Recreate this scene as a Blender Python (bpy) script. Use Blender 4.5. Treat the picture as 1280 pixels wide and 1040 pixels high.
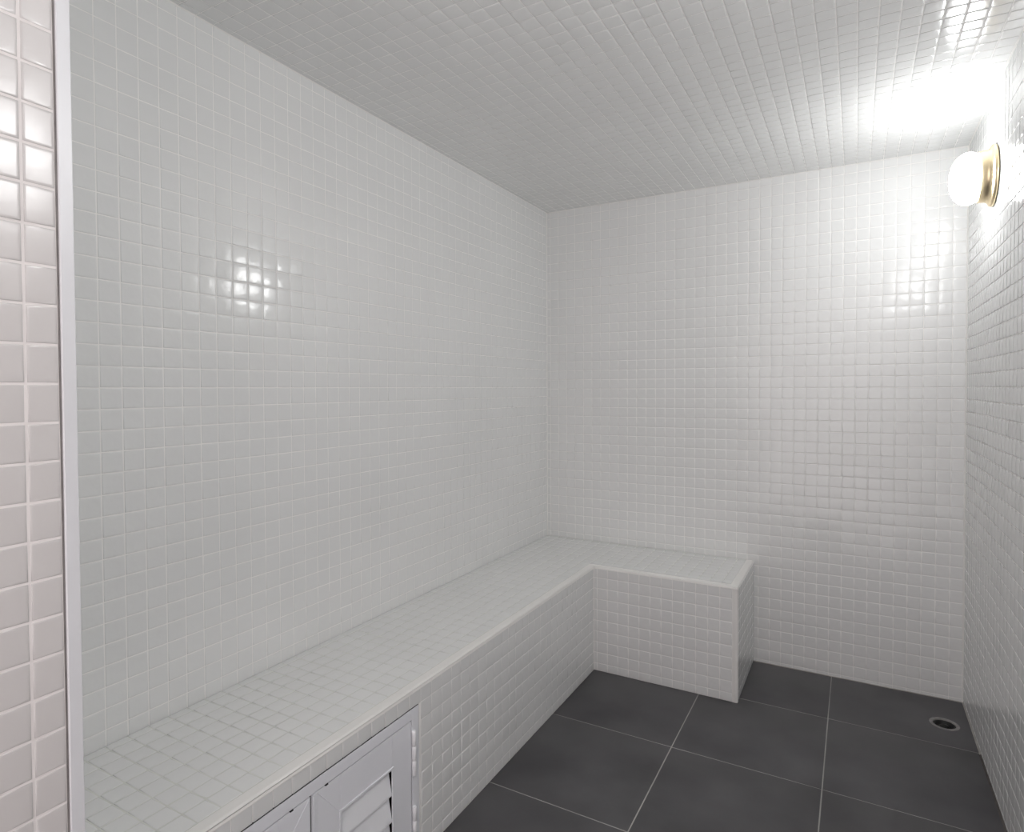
import bpy, bmesh, math, random
import numpy as np
from mathutils import Matrix, Vector

C = bpy.context.scene.collection
for o in list(bpy.data.objects):
    bpy.data.objects.remove(o, do_unlink=True)
rng = np.random.default_rng(7)

# ------------------------------------------------------------------ dimensions (metres)
LX, RX = -1.5236, 0.3973          # left and right wall
BY = 3.1202                       # back wall
HC = 2.302                        # ceiling
NX, NY = -0.9013, 0.407           # entrance wall: its plane and where it ends
REAR = -0.95                      # end of the entrance space behind the camera
BX, BFY = -1.0605, 2.6635         # front of the long bench, front of the end seat
EX, HB = -0.423, 0.4857           # end of the short seat, bench height
T = 0.05                          # mosaic pitch

# ------------------------------------------------------------------ camera
f, yaw, pitch, roll, cy = 766.105, 0.51158, 0.02086, -0.00431, 502.106
F = Vector((-math.sin(yaw), math.cos(yaw), 0)); R = Vector((math.cos(yaw), math.sin(yaw), 0)); U = Vector((0, 0, 1))
F2 = F*math.cos(pitch) - U*math.sin(pitch); U2 = U*math.cos(pitch) + F*math.sin(pitch)
R3 = R*math.cos(roll) + U2*math.sin(roll); U3 = U2*math.cos(roll) - R*math.sin(roll)
cd = bpy.data.cameras.new('camera'); cam = bpy.data.objects.new('camera', cd); C.objects.link(cam)
cd.sensor_fit = 'HORIZONTAL'; cd.sensor_width = 36; cd.lens = f/1280*36
cd.shift_y = -(520-cy)/1280; cd.clip_start = 0.02
m = Matrix((R3, U3, -F2)).transposed().to_4x4(); m.translation = Vector((0, 0, 1.3152)); cam.matrix_world = m
bpy.context.scene.camera = cam

# ------------------------------------------------------------------ world, exposure
w = bpy.data.worlds.new('world'); bpy.context.scene.world = w; w.use_nodes = True
bg = w.node_tree.nodes['Background']; bg.inputs[0].default_value = (1.0, 0.905, 0.905, 1); bg.inputs[1].default_value = 1.9
LAMP, LAMP2 = 31.0, 60.0           # radiance of the lamp globes: the one in view, the one near the entrance
sc = bpy.context.scene
sc.view_settings.view_transform = 'Standard'; sc.view_settings.look = 'None'
sc.view_settings.gamma = 1; sc.view_settings.use_curve_mapping = False
sc.view_settings.exposure = 0.22
sc.cycles.use_denoising = True
try:
    sc.cycles.denoiser = 'OPENIMAGEDENOISE'; sc.cycles.denoising_input_passes = 'RGB_ALBEDO_NORMAL'
except Exception: pass
sc.cycles.max_bounces = 16; sc.cycles.diffuse_bounces = 12; sc.cycles.glossy_bounces = 6
sc.cycles.sample_clamp_indirect = 6; sc.cycles.caustics_reflective = False

# ------------------------------------------------------------------ materials
def mat(name, col, rough=.5, metal=0, spec=.5, coat=0, var=0, vscale=8, bump=0, bscale=60, col2=None, rvar=0, em=None, ems=0, detail=4):
    mt = bpy.data.materials.new(name); mt.use_nodes = True; nt = mt.node_tree; n = nt.nodes; l = nt.links
    b = n['Principled BSDF']
    b.inputs['Base Color'].default_value = (*col, 1); b.inputs['Roughness'].default_value = rough
    b.inputs['Metallic'].default_value = metal; b.inputs['Specular IOR Level'].default_value = spec
    b.inputs['Coat Weight'].default_value = coat; b.inputs['Coat Roughness'].default_value = .05
    if em: b.inputs['Emission Color'].default_value = (*em, 1); b.inputs['Emission Strength'].default_value = ems
    tc = n.new('ShaderNodeTexCoord')
    if var or rvar:
        nz = n.new('ShaderNodeTexNoise'); nz.inputs['Scale'].default_value = vscale; nz.inputs['Detail'].default_value = detail
        l.new(tc.outputs['Object'], nz.inputs['Vector'])
        if var:
            rp = n.new('ShaderNodeValToRGB'); rp.color_ramp.elements[0].position = .3; rp.color_ramp.elements[1].position = .7
            c2 = col2 or tuple(c*(1-var) for c in col)
            rp.color_ramp.elements[0].color = (*c2, 1); rp.color_ramp.elements[1].color = (*col, 1)
            l.new(nz.outputs['Fac'], rp.inputs['Fac']); l.new(rp.outputs['Color'], b.inputs['Base Color'])
        if rvar:
            mr = n.new('ShaderNodeMapRange'); mr.inputs['To Min'].default_value = rough-rvar; mr.inputs['To Max'].default_value = rough+rvar
            l.new(nz.outputs['Fac'], mr.inputs['Value']); l.new(mr.outputs['Result'], b.inputs['Roughness'])
    if bump:
        nb = n.new('ShaderNodeTexNoise'); nb.inputs['Scale'].default_value = bscale; nb.inputs['Detail'].default_value = 2
        bp = n.new('ShaderNodeBump'); bp.inputs['Strength'].default_value = 1; bp.inputs['Distance'].default_value = bump
        l.new(tc.outputs['Object'], nb.inputs['Vector']); l.new(nb.outputs['Fac'], bp.inputs['Height']); l.new(bp.outputs['Normal'], b.inputs['Normal'])
    return mt

M = {}
M['tile'] = mat('white_glazed_mosaic', (.765, .770, .766), .155, var=.03, vscale=3, bump=.00055, bscale=38)
M['grout'] = mat('white_grout', (.88, .87, .855), .8, spec=.3, var=.06, vscale=14)
M['bgrout'] = mat('bench_grout', (.69, .70, .66), .8, spec=.3, var=.15, vscale=10)
M['tinted_tile'] = mat('mosaic_warm_light_tint', (.59, .568, .563), .26, var=.03, vscale=4, bump=.0003, bscale=38)  # same tile as inside; warm light and lower brightness put into its colour
M['tinted_grout'] = mat('grout_warm_light_tint', (.78, .745, .735), .8, spec=.3, var=.05, vscale=14)  # near wall grout, with the warm light put into its colour too
M['seal'] = mat('white_sealant', (.80, .79, .77), .45)
M['oldseal'] = mat('aged_beige_sealant', (.42, .40, .37), .5, var=.3, vscale=20)
M['edge'] = mat('white_edge_trim', (.80, .79, .77), .3, bump=.0002, bscale=60)
M['stone'] = mat('dark_grey_stoneware', (.098, .096, .101), .42, var=.4, vscale=4, bump=.0002, bscale=220, col2=(.052, .051, .054), rvar=.08, detail=9)
M['fgrout'] = mat('floor_grout', (.44, .43, .41), .85, spec=.2, var=.3, vscale=6)
M['profile'] = mat('white_corner_profile', (.66, .665, .69), .35)
M['metal'] = mat('white_painted_steel', (.82, .83, .87), .3, var=.03, vscale=5)
M['metal2'] = mat('white_louvre_paint', (.86, .87, .90), .3)
M['hinge'] = mat('white_hinge', (.90, .90, .92), .3)
M['dark'] = mat('dark_void', (.012, .012, .014), .7)
M['greygap'] = mat('grey_joint', (.22, .205, .20), .8, var=.3, vscale=40)
M['darkgap'] = mat('dark_joint', (.10, .09, .085), .8, var=.4, vscale=40)
M['globe'] = mat('opal_glass_lit', (.9, .9, .88), .2, em=(.99, 1.0, .998), ems=LAMP)
M['globe2'] = mat('opal_glass_lit_brighter', (.9, .9, .88), .2, em=(.99, 1.0, .998), ems=LAMP2)
M['brass'] = mat('polished_brass', (.95, .79, .52), .3, metal=1)
M['drain'] = mat('worn_grey_rim', (.30, .29, .28), .5, var=.4, vscale=60)
M['black'] = mat('black_plastic', (.006, .006, .006), .5)

# ------------------------------------------------------------------ mesh helpers
class MB:
    def __init__(s): s.v = []; s.f = []; s.mi = []; s.sm = []
    def add(s, vs, fs, mi=0, smooth=False):
        b = len(s.v); s.v += [tuple(v) for v in vs]; s.f += [tuple(i+b for i in q) for q in fs]
        s.mi += [mi]*len(fs); s.sm += [smooth]*len(fs)
    def box(s, lo, hi, mi=0):
        x0, y0, z0 = lo; x1, y1, z1 = hi
        s.add([(x0,y0,z0),(x1,y0,z0),(x1,y1,z0),(x0,y1,z0),(x0,y0,z1),(x1,y0,z1),(x1,y1,z1),(x0,y1,z1)],
              [(0,3,2,1),(4,5,6,7),(0,1,5,4),(1,2,6,5),(2,3,7,6),(3,0,4,7)], mi)
    def prism(s, prof, P0, P1, A, B, mi=0, smooth=False):
        """closed profile of (a, b) swept from P0 to P1; a along A, b along B"""
        P0, P1, A, B = map(Vector, (P0, P1, A, B)); n = len(prof)
        vs = [P0+A*a+B*b for a, b in prof]+[P1+A*a+B*b for a, b in prof]
        s.add(vs, [(i, (i+1) % n, (i+1) % n+n, i+n) for i in range(n)], mi, smooth)
        s.add(vs, [tuple(range(n))[::-1], tuple(range(n, 2*n))], mi)
    def tiles(s, O, Ud, Vd, N, us, vs, gap=.0023, h=.0011, skip=None, mi=0, tilt=.00042, big=False):
        """glazed tiles with rounded edges between successive cut lines; h is the height over the grout"""
        O, Ud, Vd, N = map(lambda q: np.array(q, float), (O, Ud, Vd, N))
        flip = np.dot(np.cross(Ud, Vd), N) < 0
        su = rng.normal(0, 1, (len(us)//6+2, len(vs)//6+2, 2))*tilt*.6/.05
        for i in range(len(us)-1):
            for j in range(len(vs)-1):
                u0, u1, v0, v1 = us[i], us[i+1], vs[j], vs[j+1]
                if skip and skip(u0, u1, v0, v1): continue
                u0 += gap/2; u1 -= gap/2; v0 += gap/2; v1 -= gap/2
                if u1-u0 < .004 or v1-v0 < .004: continue
                k = min(1, min(u1-u0, v1-v0)/.04)
                ins = [(0, -.0004), (.0005*k, .55*h), (.0014*k, .88*h), (.0042*k, h)]
                if big: ins = [(0, -.0004), (.0004, .6*h), (.0012, h)]
                a = rng.normal(0, 1, 2)*tilt/.05*k + su[i//6, j//6]*k
                uc, vc = (u0+u1)/2, (v0+v1)/2; pts = []
                for d, z in ins:
                    for (u, v) in ((u0+d, v0+d), (u1-d, v0+d), (u1-d, v1-d), (u0+d, v1-d)):
                        zz = z + ((u-uc)*a[0]+(v-vc)*a[1] if z > 0 else 0)
                        pts.append(tuple(O+Ud*u+Vd*v+N*(zz-h)))
                fs = []
                for r in range(len(ins)-1):
                    for q in range(4):
                        A = r*4+q; B = r*4+(q+1) % 4; fs.append((A, B, B+4, A+4))
                L = (len(ins)-1)*4; fs.append((L, L+1, L+2, L+3))
                if flip: fs = [q[::-1] for q in fs]
                s.add(pts, fs, mi, True)
    def lathe(s, prof, O, ax, A, B, n=48, mi=0, smooth=True):
        """profile of (radius, distance along ax)"""
        O, ax, A, B = map(Vector, (O, ax, A, B)); vs = []
        for r, d in prof:
            for k in range(n):
                t = 2*math.pi*k/n; vs.append(O+ax*d+(A*math.cos(t)+B*math.sin(t))*r)
        fs = [(i*n+k, i*n+(k+1) % n, (i+1)*n+(k+1) % n, (i+1)*n+k) for i in range(len(prof)-1) for k in range(n)]
        s.add(vs, fs, mi, smooth)
    def build(s, name, mats, parent=None, auto=None):
        me = bpy.data.meshes.new(name); me.from_pydata(s.v, [], s.f)
        for q in mats: me.materials.append(q)
        me.polygons.foreach_set('material_index', s.mi); me.polygons.foreach_set('use_smooth', s.sm); me.update()
        o = bpy.data.objects.new(name, me); C.objects.link(o)
        if parent:
            o.parent = parent; o.matrix_parent_inverse = Matrix.Identity(4)
            me.transform(Matrix.Translation(-parent.location))
        return o
def tag(o, label=None, cat=None, group=None, kind=None):
    for k, v in (('label', label), ('category', cat), ('group', group), ('kind', kind)):
        if v: o[k] = v
    return o
def empty(name, loc):
    o = bpy.data.objects.new(name, None); C.objects.link(o); o.location = loc; o.empty_display_size = .1; return o
def cuts(a, b, ph, step=T):
    """grid lines from a to b through ph"""
    k = math.ceil((a-ph)/step+1e-6); r = [a]
    while ph+k*step < b-1e-6:
        r.append(ph+k*step); k += 1
    return r+[b]
H = .0011
def normals_out(o):
    bm = bmesh.new(); bm.from_mesh(o.data); bmesh.ops.recalc_face_normals(bm, faces=bm.faces); bm.to_mesh(o.data); bm.free()

# ------------------------------------------------------------------ setting
TW = .06
# left wall
b = MB(); zs = cuts(0.0, HC, .0217); ys = cuts(NY+.03, BY, .019)
b.box((LX-TW, NY+.018, -.05), (LX-H, BY+TW, HC+.05), 1)
b.tiles((LX, 0, 0), (0,1,0), (0,0,1), (1,0,0), ys, zs)
b.prism([(0,0),(.004,0),(0,.004)], (LX-H, NY+.018, HC+.0002), (LX-H, BY, HC+.0002), (1,0,0), (0,0,-1), 2)
b.prism([(0,0),(.004,0),(0,.004)], (LX-H, BY+.0002, HB), (LX-H, BY+.0002, HC), (1,0,0), (0,-1,0), 2)
tag(b.build('wall_left', [M['tile'], M['grout'], M['seal']]), kind='structure')
# back wall
b = MB(); zb = cuts(0.0, HC, .0141); xs = cuts(LX, RX, RX)
b.box((LX-H, BY+H, -.05), (RX+TW, BY+TW, HC+.05), 1)
b.tiles((0, BY, 0), (1,0,0), (0,0,1), (0,-1,0), xs, zb)
b.prism([(0,0),(.005,0),(0,.005)], (LX, BY+H, HC+.0002), (RX, BY+H, HC+.0002), (0,-1,0), (0,0,-1), 2)
tag(b.build('wall_back', [M['tile'], M['grout'], M['seal']]), kind='structure')
# right wall
b = MB(); yr = cuts(REAR, BY, BY)
b.box((RX+H, REAR, -.05), (RX+TW, BY+H, HC+.05), 1)
b.tiles((RX, 0, 0), (0,1,0), (0,0,1), (-1,0,0), yr, zb)
b.prism([(0,0),(.007,0),(0,.007)], (RX+H, BY+.0002, 0), (RX+H, BY+.0002, HC), (-1,0,0), (0,-1,0), 2)
b.prism([(0,0),(.005,0),(0,.005)], (RX+H, REAR, HC+.0002), (RX+H, BY, HC+.0002), (-1,0,0), (0,0,-1), 2)
tag(b.build('wall_right', [M['tile'], M['grout'], M['seal']]), kind='structure')
# ceiling
b = MB()
b.box((LX-H, REAR, HC+H), (RX+H, BY+H, HC+TW), 1)
b.tiles((0, 0, HC), (1,0,0), (0,1,0), (0,0,-1), xs, yr, tilt=.00026, skip=lambda u0,u1,v0,v1: v1 < NY+.03 and u1 < NX+.02)
tag(b.build('ceiling', [M['tile'], M['grout']]), kind='structure')
# front wall stub beside the entrance; its entrance side is the near wall in view
b = MB()
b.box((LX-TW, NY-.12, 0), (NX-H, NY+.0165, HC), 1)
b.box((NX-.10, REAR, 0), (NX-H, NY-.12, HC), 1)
b.tiles((0, NY+.018, 0), (1,0,0), (0,0,1), (0,1,0), cuts(LX, NX-.002, NX-.002), zs, mi=2)
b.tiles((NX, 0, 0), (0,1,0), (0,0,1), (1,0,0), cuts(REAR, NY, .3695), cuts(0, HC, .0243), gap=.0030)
tag(b.build('wall_front', [M['tinted_tile'], M['tinted_grout'], M['tile']]), kind='structure')
# white corner profile at the end of the near wall
b = MB(); x0, x1, y0, y1 = NX-.003, NX+.0030, NY+.0016, NY+.0185; c = .001
b.prism([(x0,y0),(x1-c,y0),(x1,y0+c),(x1,y1-c),(x1-c,y1),(x0,y1)], (0,0,0), (0,0,HC), (1,0,0), (0,1,0), 0)
b.box((NX-.003, NY-.0006, 0), (NX-.0004, NY+.0016, HC), 1)
tag(b.build('trim_1', [M['profile'], M['greygap']]), kind='structure')

# floor: stoneware slabs with a round hole for the drain
S, FX, FY = .4932, -.5823, 2.2204
b = MB(); DR = (.309, 2.887); DRR = .0455
fxs = [BX-.3, FX, FX+S, RX]; fys = cuts(REAR, BY, FY, S)
fxs = cuts(LX, RX-.0005, FX, S); fxs = [q for q in fxs if q < RX-.02 or q > RX-.001]
def hole(u0, u1, v0, v1): return u0 < DR[0] < u1 and v0 < DR[1] < v1
b.tiles((0, 0, 0), (1,0,0), (0,1,0), (0,0,1), fxs, fys, gap=.0034, h=.0010, tilt=.00004, big=True, skip=hole)
def holed(u0, u1, v0, v1, z, zl, mi):
    n = 40
    ring = [(DR[0]+DRR*math.cos(2*math.pi*k/n), DR[1]+DRR*math.sin(2*math.pi*k/n)) for k in range(n)]
    out = []
    for x, y in ring:
        dx, dy = x-DR[0], y-DR[1]
        s_ = min((u1-DR[0])/dx if dx > 1e-9 else ((u0-DR[0])/dx if dx < -1e-9 else 9e9), (v1-DR[1])/dy if dy > 1e-9 else ((v0-DR[1])/dy if dy < -1e-9 else 9e9))
        out.append((DR[0]+dx*s_, DR[1]+dy*s_))
    ang = lambda p: math.atan2(p[1]-DR[1], p[0]-DR[0]) % (2*math.pi)
    allp = sorted([(ang(p), p) for p in out]+[(ang(p), p) for p in ((u0,v0),(u1,v0),(u1,v1),(u0,v1))])
    vs = [(x, y, z) for x, y in ring]; fs = []
    base = len(vs); vs += [(p[0], p[1], z) for _, p in allp]; m_ = len(allp); idx = {}
    for k, (a, p) in enumerate(allp): idx[k] = a
    for k in range(m_):
        a0, a1 = allp[k][0], allp[(k+1) % m_][0]
        r0 = int(math.floor(a0/(2*math.pi)*n+1e-6)) % n
        mid = ((a0+(a1 if a1 > a0 else a1+2*math.pi))/2) % (2*math.pi)
        r0 = int(math.floor(mid/(2*math.pi)*n)) % n; r1 = (r0+1) % n
        near0 = r0 if abs(a0-2*math.pi*r0/n) < 1e-6 or (r0 == 0 and a0 < 1e-6) else None
        if near0 is not None and (abs(a1-2*math.pi*r1/n) < 1e-6 or (r1 == 0 and (a1 < 1e-6 or a1 > 6.2831))): fs.append((r0, base+k, base+(k+1) % m_, r1))
        elif near0 is not None: fs.append((r0, base+k, base+(k+1) % m_))
        else: fs.append((r0, base+k, base+(k+1) % m_, r1))
    b.add(vs, fs, mi)
    vs = [(x, y, z) for x, y in ring]+[(x, y, zl) for x, y in ring]
    b.add(vs, [(k, k+n, (k+1) % n+n, (k+1) % n) for k in range(n)], mi)
tx0, tx1 = [(fxs[i], fxs[i+1]) for i in range(len(fxs)-1) if fxs[i] < DR[0] < fxs[i+1]][0]
ty0, ty1 = [(fys[i], fys[i+1]) for i in range(len(fys)-1) if fys[i] < DR[1] < fys[i+1]][0]
holed(tx0+.0017, tx1-.0017, ty0+.0017, ty1-.0017, 0, -.05, 0)
holed(tx0-.0001, tx1+.03, ty0-.0001, ty1+.03, -.0012, -.05, 1)
b.box((LX-.05, REAR, -.06), (RX+.03, ty0, -.0010), 1)
b.box((LX-.05, ty0, -.06), (tx0, BY+.03, -.0010), 1)
b.box((tx0, ty0, -.08), (RX+.03, BY+.03, -.06), 1)
fl = b.build('floor', [M['stone'], M['fgrout']]); tag(fl, kind='structure')
# sealant where the floor meets the right wall by the drain, dark open joint further on
b = MB()
b.prism([(0,0),(.0045,0),(0,.007)], (RX, 2.70, -.0005), (RX, BY, -.0005), (-1,0,0), (0,0,1), 0)
b.prism([(0,0),(.004,0),(0,.003)], (LX, BY, -.0005), (RX, BY, -.0005), (0,-1,0), (0,0,1), 0)
tag(b.build('trim_2', [M['oldseal']]), kind='structure')
b = MB()
b.prism([(0,0),(.007,0),(0,.005)], (RX, REAR, -.0005), (RX, 2.70, -.0005), (-1,0,0), (0,0,1), 0)
tag(b.build('trim_3', [M['darkgap']]), kind='structure')

# ------------------------------------------------------------------ drain
d = empty('floor_drain', (DR[0], DR[1], 0))
tag(d, 'round black floor drain in a worn grey rim by the far right corner', 'drain')
b = MB(); b.lathe([(.038,-.03),(.038,.0003),(.039,.0014),(.0455,.0016),(.048,.0010),(.0495,.0002)], DR+(0,), (0,0,1), (1,0,0), (0,1,0), n=48)
b.build('rim', [M['drain']], d)
b = MB(); b.lathe([(.038,-.020),(.0375,-.004),(.034,-.0022),(.031,-.004),(.030,-.012),(.016,-.012),(.014,-.006),(.004,-.004),(.0001,-.004)], DR+(0,), (0,0,1), (1,0,0), (0,1,0), n=48)
b.build('strainer', [M['black']], d)

# ------------------------------------------------------------------ bench
OY0, OY1, OZ0, OZ1 = .573, 1.350, .045, .4385      # cabinet opening in the bench front
be = empty('tiled_bench', (LX+.25, 1.8, 0))
tag(be, 'white mosaic L-shaped built-in bench along the left and back walls', 'bench')
E0 = .035; DZ = .006
BL = LX+.0013; BB = BY-.0013; BN = NY+.0195
# masonry core hollowed behind the cabinet
b = MB(); g = H
b.box((BL, OY1, 0), (BX-g, BB, HB-g)); b.box((BL, BN, 0), (BX-g, OY0, HB-g))
b.box((BL, OY0, OZ1), (BX-g, OY1, HB-g)); b.box((BL, OY0, 0), (BX-g, OY1, OZ0)); b.box((BL, OY0, OZ0), (BX-.30, OY1, OZ1))
b.box((BX-g-.001, BFY+g, 0), (EX-g, BB, HB-g))
b.build('core', [M['grout']], be)
b = MB(); by_ = cuts(BN, BB, .0135)
bx_ = cuts(BL, BX-E0, BX-E0)
b.tiles((0, 0, HB), (1,0,0), (0,1,0), (0,0,1), bx_, by_, mi=0)
b.tiles((0, 0, HB), (1,0,0), (0,1,0), (0,0,1), cuts(BX-E0, EX-.03, BX-E0), cuts(BFY+E0, BB, .0135))
b.box((BL, BN, HB-g-.0004), (BX-.02, BB, HB-g+.0002), 1)
b.box((BX-.02, BFY+.02, HB-g-.0004), (EX-.02, BB, HB-g+.0002), 1)
b.build('seat', [M['tile'], M['bgrout']], be)
fz = cuts(0.0, HB-DZ, .0360)
b = MB(); b.tiles((BX, 0, 0), (0,1,0), (0,0,1), (1,0,0), cuts(BN, BFY, .009), fz, skip=lambda u0,u1,v0,v1: (u0+u1)/2 > OY0-.01 and (u0+u1)/2 < OY1 and (v0+v1)/2 < OZ1-.002)
b.build('long_front', [M['tile']], be)['label'] = 'long mosaic front of the bench beside the metal doors'
b = MB(); b.tiles((0, BFY, 0), (1,0,0), (0,0,1), (0,-1,0), cuts(BX, EX-.022, EX-.022), fz)
b.build('short_front', [M['tile']], be)['label'] = 'short mosaic front facing the entrance'
b = MB(); b.tiles((EX, 0, 0), (0,1,0), (0,0,1), (1,0,0), cuts(BFY+.018, BB, BFY+.018), fz)
b.build('end_side', [M['tile']], be)['label'] = 'narrow mosaic side at the free end'
# rounded white edging
def nose(w_, d_, r=.011, n=6, o=.0012):
    """profile in (inwards, down): rounded outer corner"""
    p = [(w_, -o*.3)]
    for k in range(n+1):
        t = math.pi/2*k/n; p.append((r-o-r*math.sin(t), r-o-r*math.cos(t)))
    p += [(-o, d_), (g, d_), (g, g*1.2), (w_, g*1.2)]
    return p
def nose_run(b, pts, prof_in):
    """sweep along mitred path; pts: list of (point, inward direction) with inward already mitred"""
    n = len(prof_in); vs = []
    for P, I, D_ in pts:
        P, I, D_ = Vector(P), Vector(I), Vector(D_)
        vs += [P+I*a+D_*c_ for a, c_ in prof_in]
    fs = [(r*n+i, r*n+(i+1) % n, (r+1)*n+(i+1) % n, (r+1)*n+i) for r in range(len(pts)-1) for i in range(n)]
    b.add(vs, fs, 0, False); b.add(vs, [tuple(range(n)), tuple(range((len(pts)-1)*n, len(pts)*n))[::-1]], 0)
b = MB(); dn = (0,0,-1)
N_ = 24; pts = []
for k in range(N_+1):
    y = BN+(BFY-BN)*k/N_
    pts.append(((BX, y, HB), (-1, 0, 0) if k < N_ else (-1, 1, 0), dn))
for k in range(1, 9):
    x = BX+(EX-BX)*k/8
    pts.append(((x, BFY, HB), (0, 1, 0) if k < 8 else (-1, 1, 0), dn))
pts.append(((EX, BB, HB), (-1, 0, 0), dn))
nose_run(b, pts, nose(E0-.002, DZ+.001))
b2 = [((EX, BFY, 0), (-1,0,0), (0,1,0)), ((EX, BFY, HB-.008), (-1,0,0), (0,1,0))]
nose_run(b, b2, nose(.022, .018))
o = b.build('edging', [M['edge']], be); normals_out(o); o['label'] = 'smooth bright white rounded edging'
md = o.modifiers.new('bevel', 'BEVEL'); md.width = .001; md.segments = 2; md.limit_method = 'ANGLE'; md.angle_limit = math.radians(40)

# ------------------------------------------------------------------ cabinet let into the bench front
cb = empty('metal_cabinet', (BX-.1, (OY0+OY1)/2, OZ0))
tag(cb, 'white steel access cabinet with louvred doors set into the bench front', 'cabinet')
FW, DT = .030, OZ1-.031
fr = MB()
a0, a1, c0, c1 = OY0+.001, OY1-.001, OZ0+.001, OZ1-.0058
X0, X1 = BX-.03, BX-.0005
fr.box((X0, a0, c0), (X1, a0+FW, c1)); fr.box((X0, a1-FW, c0), (X1, a1, c1))
fr.box((X0, a0+FW, c1-.028), (X1, a1-FW, c1)); fr.box((X0, a0+FW, c0), (X1, a1-FW, c0+.028))
o = fr.build('frame', [M['metal']], cb); o['label'] = 'white steel surround'
bv = lambda o, w_=.001: (lambda m_: (setattr(m_, 'width', w_), setattr(m_, 'segments', 2), setattr(m_, 'limit_method', 'ANGLE')))(o.modifiers.new('bevel', 'BEVEL'))
bv(o)
bk = MB(); t_ = .003
bk.box((BX-.295, a0, c0), (BX-.292, a1, c1)); bk.box((BX-.292, a0, c0), (X0, a0+t_, c1)); bk.box((BX-.292, a1-t_, c0), (X0, a1, c1))
bk.box((BX-.292, a0+t_, c0), (X0, a1-t_, c0+t_)); bk.box((BX-.292, a0+t_, c1-t_), (X0, a1-t_, c1))
bk.build('body', [M['dark']], cb)['label'] = 'dark inside of the cabinet'
gp = MB(); gp.box((BX-.02, a0, c1+.0001), (BX-.0035, a1, OZ1-.0016))  # near-black strips filling the gaps, their shade given as colour
gp.box((BX-.02, a0+FW, c1-.028-.0032), (BX-.005, a1-FW, c1-.028)); gp.box((BX-.02, a1-FW-.0032, c0+.03), (BX-.005, a1-FW, c1-.03))
gp.box((BX-.02, a0+FW, c0+.03), (BX-.005, a0+FW+.0032, c1-.03)); gp.box((BX-.02, .9612-.0024, c0+.03), (BX-.005, .9612+.0024, c1-.03))
gp.build('joint', [M['dark']], cb)['label'] = 'thin dark strips standing for shade in the gaps round the surround and doors'
ZT = c1-.028-.0032; ZB = c0+.028+.0032
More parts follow.
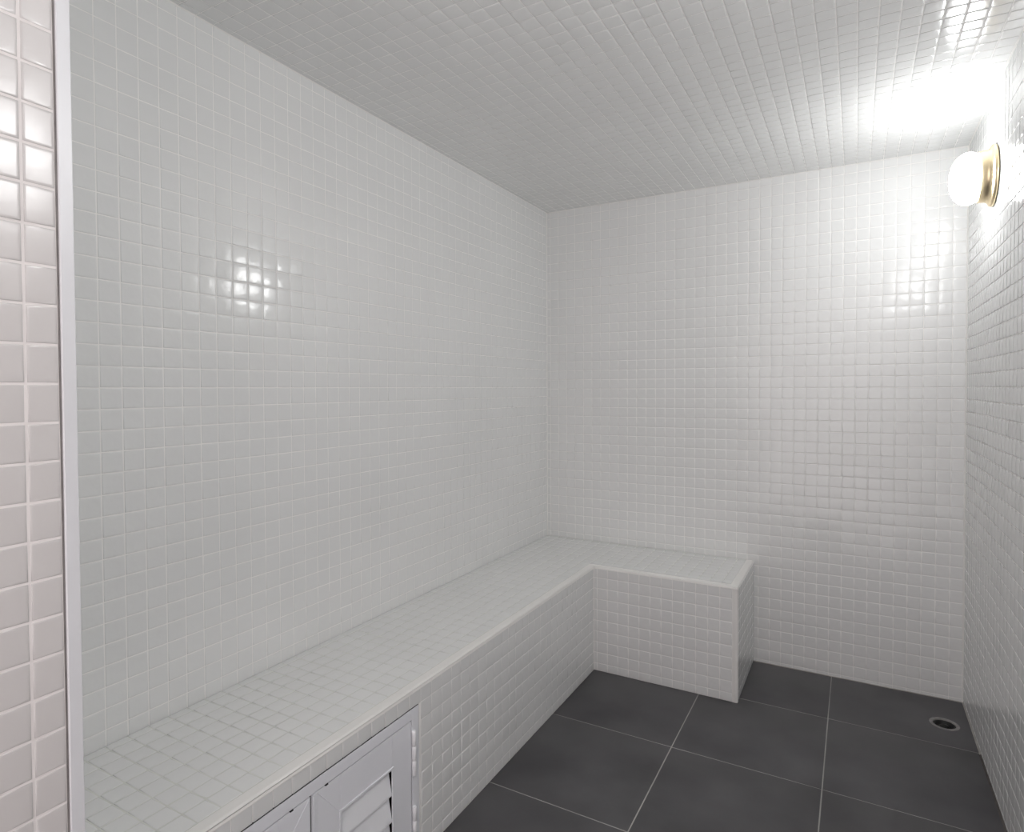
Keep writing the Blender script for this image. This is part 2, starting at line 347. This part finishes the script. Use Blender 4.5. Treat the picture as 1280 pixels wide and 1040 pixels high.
def door(y0, y1, hinge_side):
    dm = MB(); XA, XB = BX-.024, BX-.0015
    st = .088; rl = .090
    inner = (y0+st, y1-.081) if hinge_side > 0 else (y0+.081, y1-st)
    i0, i1 = inner; z0, z1 = ZT-rl-.214, ZT-rl
    lip = .014
    # flat sheet ring with a folded outer edge and a folded edge round the louvres
    dm.box((XB-.0015, y0, ZB), (XB, i0, ZT)); dm.box((XB-.0015, i1, ZB), (XB, y1, ZT))
    dm.box((XB-.0015, i0, z1), (XB, i1, ZT)); dm.box((XB-.0015, i0, ZB), (XB, i1, z0))
    dm.box((XA, y0, ZB), (XB-.0015, y0+.0015, ZT)); dm.box((XA, y1-.0015, ZB), (XB-.0015, y1, ZT))
    dm.box((XA, y0+.0015, ZT-.0015), (XB-.0015, y1-.0015, ZT)); dm.box((XA, y0+.0015, ZB), (XB-.0015, y1-.0015, ZB+.0015))
    ly = y0 if hinge_side > 0 else y1
    # raised stop bead down the meeting edge
    if hinge_side > 0: dm.box((XB, y0, ZB), (XB+.0022, y0+lip, ZT)); dm.box((XB+.0022, y0+.0035, ZB), (XB+.0034, y0+.0060, ZT))
    # raised surround of the louvres
    rr = .0025; rw = .006
    dm.box((XB, i0-rw, z0-rw), (XB+rr, i0, z1+rw)); dm.box((XB, i1, z0-rw), (XB+rr, i1+rw, z1+rw))
    dm.box((XB, i0, z1), (XB+rr, i1, z1+rw)); dm.box((XB, i0, z0-rw), (XB+rr, i1, z0))
    # mitre fold lines
    for (yc, yo) in ((i0-rw, y0+(lip if hinge_side > 0 else 0)), (i1+rw, y1)):
        if abs(yo-yc) < .01: continue
        P0 = Vector((XB, yo, ZT)); P1 = Vector((XB, yc, z1+rw)); dv = (P1-P0).normalized(); nn = dv.cross(Vector((1,0,0)))
        if (yc == i0-rw and hinge_side > 0) or (yc == i1+rw and hinge_side < 0):
            dm.prism([(0,-.0012),(.0014,0),(0,.0012)], P0, P1, (1,0,0), nn, 0)
    o = dm.build('door', [M['metal']], cb)
    bv(o, .0006)
    lm = MB(); zz = z1; k = 0; pitch_ = .0700
    while zz-pitch_ >= z0-.002:
        # blade leaning out at the bottom, with a dark slot under the one above
        lm.prism([(-.0120,.000),(-.0105,.001),(.0005,-.061),(.0005,-.066),(-.0008,-.066),(-.0122,-.002)], (XB-.001, i0+.0004, zz-.004), (XB-.001, i1-.0004, zz-.004), (1,0,0), (0,0,1), 0)
        zz -= pitch_
    l = lm.build('louvre', [M['metal2']], o); l.parent = o; l.matrix_parent_inverse = Matrix.Identity(4)
    l.data.transform(Matrix.Translation(-cb.location))
    hy = y1+.0065 if hinge_side > 0 else y0-.0065
    for hz in (ZT-.028, ZT-.028-.211):
        hm = MB(); hl = .123 if hz > .3 else .115
        hm.lathe([(.0001,0),(.0055,0),(.0062,-.0008),(.0062,-hl*.33),(.0056,-hl*.335),(.0056,-hl*.34),(.0062,-hl*.345),(.0062,-hl*.66),(.0056,-hl*.665),(.0056,-hl*.67),(.0062,-hl*.675),(.0062,-hl+.0008),(.0055,-hl),(.0001,-hl)],
                 (BX+.0035, hy, hz), (0,0,1), (1,0,0), (0,1,0), n=16)
        h_ = hm.build('hinge', [M['hinge']]); h_.data.transform(Matrix.Translation(-cb.location)); h_.parent = o; h_['label'] = 'white pin hinge'
    # small dark catch at the top near the meeting edge
    cm = MB(); cyy = y0+.044 if hinge_side > 0 else y1-.052
    cm.box((XB-.004, cyy-.004, ZT-.0006), (XB+.0016, cyy+.004, ZT+.0026))
    c_ = cm.build('catch', [M['dark']]); c_.data.transform(Matrix.Translation(-cb.location)); c_.parent = o; c_['label'] = 'small dark catch in the top gap'
    return o
YM = .9612
door(YM+.0025, a1-FW-.0032, 1)
door(a0+FW+.0032, YM-.0025, -1)

# ------------------------------------------------------------------ wall lamps
def lamp(y, z, label, gm='globe'):
    e = empty('wall_lamp', (RX, y, z)); tag(e, label, 'lamp', 'round globe lamps on the right wall')
    AX = (-1,0,0); O = (RX, y, z)
    b = MB(); b.lathe([(.0001,.0004),(.099,.0004),(.101,.004),(.100,.010),(.094,.013),(.087,.018),(.084,.026),(.083,.045),(.0755,.046),(.0755,.020),(.0001,.020)], O, AX, (0,1,0), (0,0,1), n=64)
    b.build('brass_collar', [M['brass']], e)
    b = MB(); pr = []
    for k in range(25):
        t = math.pi*(.13+.87*k/24); pr.append((max(.0001, .086*math.sin(t)**.9), .072-.052*math.cos(t)))
    pr = [(p if p[1] > .047 else (min(p[0], .075), p[1])) for p in pr]
    b.lathe(pr, O, AX, (0,1,0), (0,0,1), n=64)
    b.build('glass_globe', [M[gm]], e)
    return e
lamp(2.585, 2.020, 'lit white globe lamp with brass collar high on the right wall')
lamp(.86, 2.020, 'matching lit globe lamp on the right wall nearer the entrance, out of frame', 'globe2')
